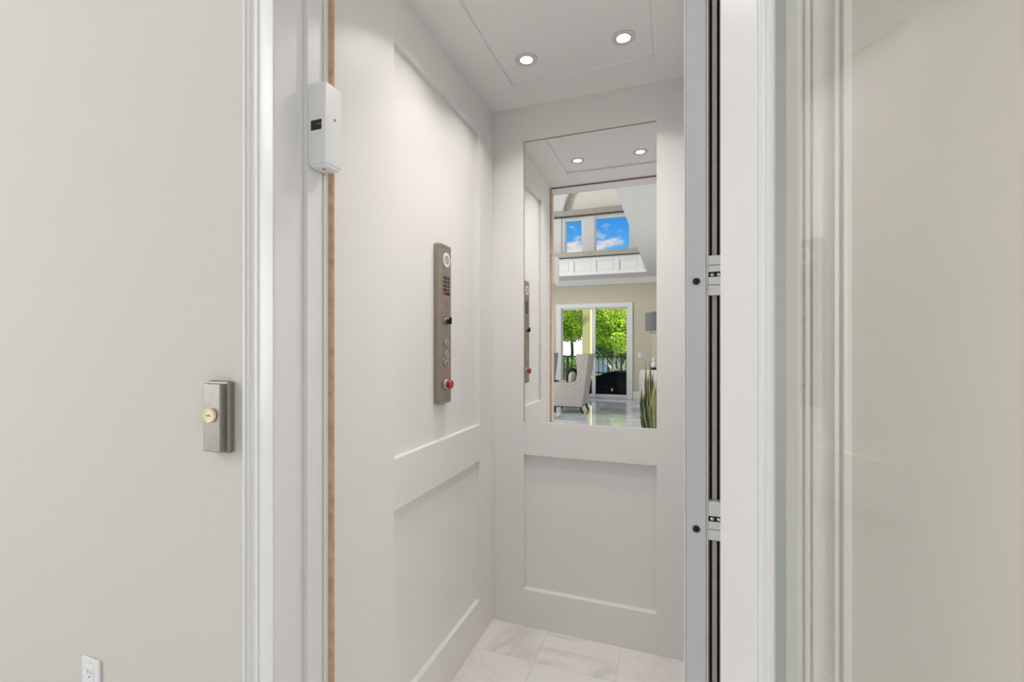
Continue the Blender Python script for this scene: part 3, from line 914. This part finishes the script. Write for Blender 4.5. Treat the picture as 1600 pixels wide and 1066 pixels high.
# ------------------------------------------------------------------ white tub armchair and lamp (seen in the mirror)
tb = thing('tub_armchair', 'white linen tub armchair with rounded back behind the snake plant', 'armchair', (-0.27, -5.75, 0), 0.0)
n_ = 26
sh = MB()
A, Bq = [], []
for k in range(n_ + 1):
    th = pi * k / n_
    px, py = cos(th), sin(th)
    sx = math.copysign(abs(px) ** 0.6, px)
    sy = abs(py) ** 0.6
    zt = 0.66 + 0.18 * min(1.0, 1.6 * sy)
    A.append((sx, sy, zt))
for ro in (1,):
    b_ = sh.bm
    rows = []
    for (rx, ry, zf) in ((0.42, 0.40, 0.03), (0.43, 0.41, 0.40), (0.435, 0.415, 0.93), (0.42, 0.40, 0.985), (0.38, 0.36, 1.0), (0.34, 0.32, 0.985), (0.325, 0.305, 0.93), (0.315, 0.295, 0.40)):
        row = []
        for sx, sy, zt in A:
            zz = zf if zf < 0.1 else zf * zt
            row.append(b_.verts.new((sx * rx, -0.05 + sy * ry, zz)))
        rows.append(row)
    for R0, R1 in zip(rows, rows[1:]):
        for k in range(n_):
            b_.faces.new((R0[k], R0[k + 1], R1[k + 1], R1[k]))
    b_.faces.new([r[0] for r in rows])
    b_.faces.new([r[-1] for r in rows][::-1])
    b_.faces.new([r for r in rows[0]] + [])
sh.build('shell_back', LINEN, tb, True)
MB().box(-0.41, 0.41, -0.40, 0.24, 0.03, 0.34, 0.03, 3).build('seat_base', LINEN, tb, True)
MB().box(-0.31, 0.31, -0.42, 0.20, 0.33, 0.47, 0.05, 4).build('seat_cushion', LINEN, tb, True)
for s in (-1, 1):
    MB().box(min(s * 0.31, s * 0.43), max(s * 0.31, s * 0.43), -0.42, 0.0, 0.03, 0.63, 0.04, 4).build('arm', LINEN, tb, True)
    MB().box(s * 0.34 - 0.025, s * 0.34 + 0.025, -0.36, -0.31, 0, 0.04).build('foot', CHAIRLEG, tb)
    MB().box(s * 0.34 - 0.025, s * 0.34 + 0.025, 0.10, 0.15, 0, 0.04).build('foot', CHAIRLEG, tb)

ct = thing('console_table', 'narrow black console table behind the white tub armchair', 'table', (0.05, -6.55, 0))
MB().box(-0.55, 0.55, -0.16, 0.16, 0.77, 0.81, 0.004).build('table_top', CHAIRLEG, ct)
for sx in (-1, 1):
    for sy in (-1, 1):
        MB().box(sx * 0.52 - 0.02, sx * 0.52 + 0.02, sy * 0.13 - 0.02, sy * 0.13 + 0.02, 0, 0.77, 0.003).build('leg', CHAIRLEG, ct)
lm = thing('table_lamp', 'tall gold lamp with grey drum shade on the console table', 'lamp', (-0.44, -6.55, 0.81))
MB().lathe([(0.165, 0.85), (0.19, 0.85), (0.188, 1.25), (0.165, 1.25), (0.165, 0.85)], seg=40).build('lamp_shade', SHADE, lm, True)
MB().lathe([(0, 0), (0.09, 0), (0.09, 0.025), (0.06, 0.03), (0, 0.03)], seg=28).build('base', BLACK, lm, True)
MB().lathe([(0, 0.03), (0.05, 0.03), (0.062, 0.08), (0.05, 0.14), (0.025, 0.17), (0.04, 0.21), (0.03, 0.25), (0, 0.26)], seg=24).build('urn', STUCCO, lm, True)
for s in (-1, 1):
    MB().tube([(s * 0.024, 0, 0.23), (s * 0.024, 0, 0.86)], 0.0075).build('stem', BRASS, lm, True)
MB().box(-0.09, 0.09, -0.012, 0.012, 0.80, 0.815, 0.003).build('socket_bar', BLACK, lm)
MB().lathe([(0, 1.26), (0.018, 1.26), (0.024, 1.275), (0.012, 1.30), (0, 1.305)], seg=14).build('finial', BRASS, lm, True)
MB().tube([(0, 0, 0.81), (0, 0, 1.27)], 0.004, 8).build('rod', BRASS, lm, True)

# ------------------------------------------------------------------ snake plant in a planter (seen in the mirror)
sp = thing('snake_plant', 'tall snake plant with yellow edged leaves in a dark planter', 'plant', (-0.262, -1.72, 0))
MB().lathe([(0, 0), (0.12, 0), (0.15, 0.24), (0.155, 0.26), (0.14, 0.26), (0.135, 0.24), (0.0, 0.235)], seg=32).build('planter', IRON, sp, True)
MB().lathe([(0, 0.242), (0.134, 0.242), (0.134, 0.238)], seg=24).build('soil', SOIL, sp)
rng = random.Random(11)


def snake_leaf(base, tip, width, twist, mats):
    m = MB()
    b_ = m.bm
    base, tip = Vector(base), Vector(tip)
    n = 9
    rows = []
    mid = (base + tip) / 2 + Vector((0, 0, 0)) + Vector((rng.uniform(-.03, .03), rng.uniform(-.03, .03), 0))
    for i in range(n + 1):
        t = i / n
        p = base * (1 - t) ** 2 + mid * 2 * t * (1 - t) + tip * t * t
        wv = width * 1.65 * (0.55 + 1.1 * t - 0.75 * t * t) if t < 0.75 else width * max(0.02, (1 - t) / 0.25) ** 0.7 * 0.95
        a = twist + 1.1 * t
        d = Vector((cos(a), sin(a), 0))
        nn = Vector((-sin(a), cos(a), 0))
        rows.append([b_.verts.new(p + d * wv * u + nn * wv * 0.35 * (1 - 4 * u * u)) for u in (-0.5, -0.36, 0.0, 0.36, 0.5)])
    for R0, R1 in zip(rows, rows[1:]):
        for k in range(4):
            fc_ = b_.faces.new((R0[k], R0[k + 1], R1[k + 1], R1[k]))
            fc_.material_index = 1 if k in (0, 3) else 0
    o = m.build('leaf', mats, sp, True)
    so_ = o.modifiers.new('thickness', 'SOLIDIFY')
    so_.thickness = 0.003
    return o


leaves = [((-0.04, 0.0), (-0.075, 0.01), 1.16, 0.050, 0.4), ((-0.02, 0.03), (-0.025, 0.05), 1.14, 0.052, 1.2), ((0.0, -0.02), (0.01, -0.03), 1.00, 0.055, 0.2),
          ((-0.08, 0.02), (-0.122, 0.02), 0.80, 0.052, 0.1), ((-0.06, 0.05), (-0.10, 0.08), 0.62, 0.050, 0.7), ((-0.05, -0.04), (-0.06, -0.06), 0.84, 0.058, 0.3),
          ((0.02, 0.05), (0.03, 0.07), 0.90, 0.056, 0.0), ((0.05, 0.0), (0.08, 0.02), 1.05, 0.052, 1.0), ((0.06, 0.05), (0.12, 0.06), 0.85, 0.054, 0.5),
          ((0.03, -0.06), (0.05, -0.10), 0.95, 0.05, 0.9), ((-0.03, 0.07), (-0.05, 0.12), 0.72, 0.055, 0.2), ((0.08, -0.03), (0.15, -0.04), 0.9, 0.05, 0.3),
          ((-0.075, 0.06), (-0.10, 0.10), 0.70, 0.05, 0.2), ((-0.01, 0.08), (-0.01, 0.13), 0.66, 0.05, 0.6), ((0.01, 0.02), (-0.01, 0.05), 0.80, 0.05, 0.8),
          ((-0.04, -0.02), (-0.045, -0.05), 0.98, 0.055, 0.3), ((-0.07, 0.0), (-0.095, -0.03), 0.74, 0.055, 0.2), ((-0.02, 0.0), (-0.03, 0.03), 0.80, 0.055, 0.5),
          ((-0.05, 0.03), (-0.075, 0.0), 0.58, 0.058, 0.1), ((-0.03, 0.02), (-0.01, 0.03), 0.62, 0.058, 0.9), ((-0.08, 0.04), (-0.12, 0.05), 0.54, 0.055, 0.4), ((-0.02, -0.04), (0.0, -0.06), 0.72, 0.06, 0.1)]
for k, (b0, t0, ht, wd, tw) in enumerate(leaves):
    snake_leaf((b0[0], b0[1], 0.235), (t0[0], t0[1], ht), wd, tw, [PLANT_L if k in (6, 14) else PLANT, PLANT_E])

# ------------------------------------------------------------------ outside, seen through the sliding door in the mirror
struct('terrace', MB().box(-9, 6, -11.4, YF - 0.2, -0.2, -0.04), PAVE, 'pale stone terrace outside the sliding door', 'terrace')
struct('ground', MB().box(-40, 30, -24.4, -11.4, -0.6, -0.3), LAWN, 'green lawn beyond the terrace railing', 'ground')
struct('ground_lower', MB().box(-40, 30, -80, -24.4, -2.6, -2.3), LAWN, 'lower lawn around the neighbouring house', 'ground')
ra = thing('terrace_railing', 'dark metal railing with thin balusters along the terrace edge', 'railing', (0, -11.0, -0.04))
MB().box(-7.0, 2.0, -0.025, 0.025, 0.99, 1.03, 0.004).build('top_rail', IRON, ra)
MB().box(-7.0, 2.0, -0.015, 0.015, 0.10, 0.13, 0.003).build('bottom_rail', IRON, ra)
bal = None
for k in range(61):
    x = -6.95 + k * 0.1475
    if k % 12 == 0:
        MB().box(x - 0.03, x + 0.03, -0.03, 0.03, 0, 1.0, 0.004).build('post', IRON, ra)
        continue
    if bal is None:
        bal = MB().box(-0.012, 0.012, -0.012, 0.012, 0.12, 1.0).build('baluster', IRON, ra)
        bal.location.x = x
    else:
        o = bal.copy()
        COL.objects.link(o)
        o.parent = ra
        o.location.x = x

co = thing('porch_column', 'yellow stucco porch column standing outside the sliding door', 'column', (-2.50, -9.6, -0.04))
MB().box(-0.126, 0.126, -0.126, 0.126, 0.2, 3.1, 0.008).build('shaft', COLUMN, co)
MB().box(-0.16, 0.16, -0.16, 0.16, 0, 0.2, 0.01).build('base', COLUMN, co)
MB().box(-0.17, 0.17, -0.17, 0.17, 3.1, 3.3, 0.01).build('capital', COLUMN, co)

so = thing('covered_outdoor_sofa', 'black covered outdoor sofa on the terrace behind the glass', 'sofa', (-1.50, -9.25, -0.04))
bodyp = [(-0.85, 0.0), (-0.85, 0.33), (-0.80, 0.40), (-0.66, 0.475), (-0.48, 0.545), (-0.30, 0.60), (-0.1, 0.63), (0.6, 0.64), (0.78, 0.60), (0.85, 0.5), (0.85, 0.0)]
m = MB()
m.prism(bodyp, lambda u, v, t: (u, t, v), -0.40, 0.40)
bmesh.ops.bevel(m.bm, geom=m.bm.edges[:], offset=0.03, segments=2, profile=0.5, affect='EDGES')
m.build('cover', COVER, so, True)
MB().blob((-0.16, 0.41, 0.13), (0.028, 0.014, 0.05), 2).build('tie_tag', ALU_LT, so, True)

ho = thing('neighbouring_house', 'low house with a white sunlit roof seen between the tree trunks', 'house', (-7.2, -28.6, -2.3))
MB().box(-4.5, 4.5, -3, 3, 0, 2.95).build('house_wall', STUCCO, ho)
MB().prism([(-3.5, 2.95), (3.5, 2.95), (0, 4.5)], lambda u, v, t: (t, u, v), -4.9, 4.9).build('roof', ROOF, ho)
for x in (-3.2, -1.2, 1.4):
    fr = MB().box(x - 0.4, x + 0.4, 2.98, 3.04, 1.0, 2.1, 0.01).build('window_frame', TRIM, ho)
    MB().box(x - 0.34, x + 0.34, 3.03, 3.05, 1.06, 2.04).build('pane', BLACK, fr)


def tree(label, loc, height, crowns, leafmat, leaf, count, seed, trunk_r=0.10, name='leafy_tree', group='trees beyond the terrace'):
    rg = random.Random(seed)
    t = thing(name, label, 'tree', loc, 0, group)
    m = MB()
    m.tube([(0, 0, -0.05), (0.05, 0.02, height * 0.3), (-0.03, 0.05, height * 0.6), (0.04, 0.0, height * 0.85)], [trunk_r, trunk_r * 0.8, trunk_r * 0.6, trunk_r * 0.25], 8)
    m.build('trunk', BARK, t, True)
    for c_ in crowns[:5]:
        MB().tube([(0, 0.03, height * 0.45), (c_[0] * 0.5, c_[1] * 0.5, height * 0.55 + 0.3 * (c_[2] - height * 0.55)), (c_[0], c_[1], c_[2])], [trunk_r * 0.45, trunk_r * 0.3, 0.012], 6).build('branch', BARK, t, True)
    vs_, fs = [], []
    tot = sum(c[3] ** 2 for c in crowns)
    for cx, cy, cz, cr in crowns:
        for _ in range(int(count * cr * cr / tot)):
            d = Vector((rg.gauss(0, 1), rg.gauss(0, 1), rg.gauss(0, 1))).normalized() * cr * (rg.random() ** 0.4)
            p = Vector((cx, cy, cz)) + Vector((d.x, d.y, d.z * 0.8))
            a = Vector((rg.uniform(-1, 1), rg.uniform(-1, 1), rg.uniform(-0.9, 0.2))).normalized()
            s_ = a.cross(Vector((rg.uniform(-1, 1), rg.uniform(-1, 1), rg.uniform(0.2, 1)))).normalized()
            l, wd = leaf * rg.uniform(0.7, 1.3), leaf * rg.uniform(0.22, 0.36)
            i0 = len(vs_)
            vs_ += [p, p + a * l * 0.5 + s_ * wd, p + a * l, p + a * l * 0.5 - s_ * wd]
            fs.append((i0, i0 + 1, i0 + 2, i0 + 3))
    me = bpy.data.meshes.new('foliage')
    me.from_pydata([tuple(v) for v in vs_], [], fs)
    me.materials.append(leafmat)
    o = bpy.data.objects.new('foliage', me)
    COL.objects.link(o)
    o.parent = t
    o['kind'] = 'stuff'
    return t


tree('lime green tree with a bare lower trunk behind the left door pane', (-4.6, -17.0, -0.3), 4.6,
     [(-0.6, 0, 2.6, 1.0), (0.5, 0.2, 2.85, 1.0), (-0.2, 0.5, 3.6, 1.2), (1.1, 0, 2.4, 0.7), (-1.4, 0.2, 3.0, 0.9), (0.1, 0.3, 2.2, 0.5)], LEAF[0], 0.115, 15000, 3, 0.09)
tree('lime green leafy tree filling the middle of the right door pane', (-2.6, -15.2, -0.3), 4.2,
     [(-0.3, 0, 2.2, 0.75), (0.5, 0.2, 1.9, 0.7), (0.2, 0.2, 2.9, 0.9), (0.9, 0, 2.6, 0.6), (-0.7, 0.1, 3.1, 0.8)], LEAF[0], 0.11, 11000, 5, 0.08)
tree('darker green tree rising behind the right door pane', (-2.2, -19.6, -0.3), 5.6,
     [(-0.8, 0, 3.4, 1.3), (0.8, 0.2, 3.6, 1.3), (0, 0.3, 2.2, 1.3), (1.3, 0, 2.2, 1.0), (-1.2, 0, 1.6, 0.9)], LEAF[1], 0.12, 19000, 8, 0.12)
tree('tall dark tree at the back of the garden behind the right door pane', (-3.2, -23.1, -0.3), 4.9,
     [(-1.0, 0, 3.4, 1.1), (0.4, 0.1, 3.9, 1.2), (1.4, 0.1, 3.0, 1.2), (-0.8, 0, 1.7, 1.0), (0.8, 0, 1.5, 1.2)], LEAF[2], 0.16, 14000, 13, 0.14)
tree('mid green tree beyond the railing near the door frame', (0.2, -16.2, -0.3), 4.4,
     [(-0.4, 0, 3.0, 1.0), (0.4, 0.2, 2.2, 0.9), (-0.4, 0.2, 1.4, 0.7)], LEAF[1], 0.12, 9000, 21, 0.09)
tree('low lime shrub behind the railing at the left door pane', (-5.1, -13.4, -0.3), 1.2,
     [(-0.3, 0, 0.6, 0.55), (0.4, 0.2, 0.8, 0.5), (1.1, 0.1, 0.9, 0.5), (1.6, 0, 0.7, 0.5)], LEAF[1], 0.09, 5000, 30, 0.04, 'garden_shrub', None)
# silvery palmetto clump
pm = thing('palmetto', 'silvery palmetto with upright spiky fronds behind the railing', 'palm', (-1.85, -12.6, -0.3))
MB().tube([(0, 0, 0), (0.02, 0, 0.5)], [0.10, 0.07], 8).build('trunk', BARK, pm, True)
rg = random.Random(4)
for k in range(40):
    a, el = rg.uniform(0, 2 * pi), rg.uniform(0.75, 1.4)
    d = Vector((cos(a) * cos(el), sin(a) * cos(el) * 0.5, sin(el)))
    L = rg.uniform(0.9, 1.5)
    s_ = d.cross(Vector((0, 1, 0.1))).normalized() * 0.010
    p0 = Vector((0, 0, 0.45))
    p1 = p0 + d * L * 0.6
    p2 = p0 + d * L + Vector((0, 0, -0.1))
    m = MB()
    m.prism([(0, 0)] * 0 or [(-1, 0), (1, 0), (0, 1)], lambda u, v, t: tuple((p0 if t < 0.5 else p1) + s_ * u + Vector((0, 0.012, 0)) * v), 0, 1)
    m.quad(tuple(p1 - s_), tuple(p1 + s_), tuple(p2 + s_ * 0.15), tuple(p2 - s_ * 0.15))
    m.build('frond', PALM, pm)
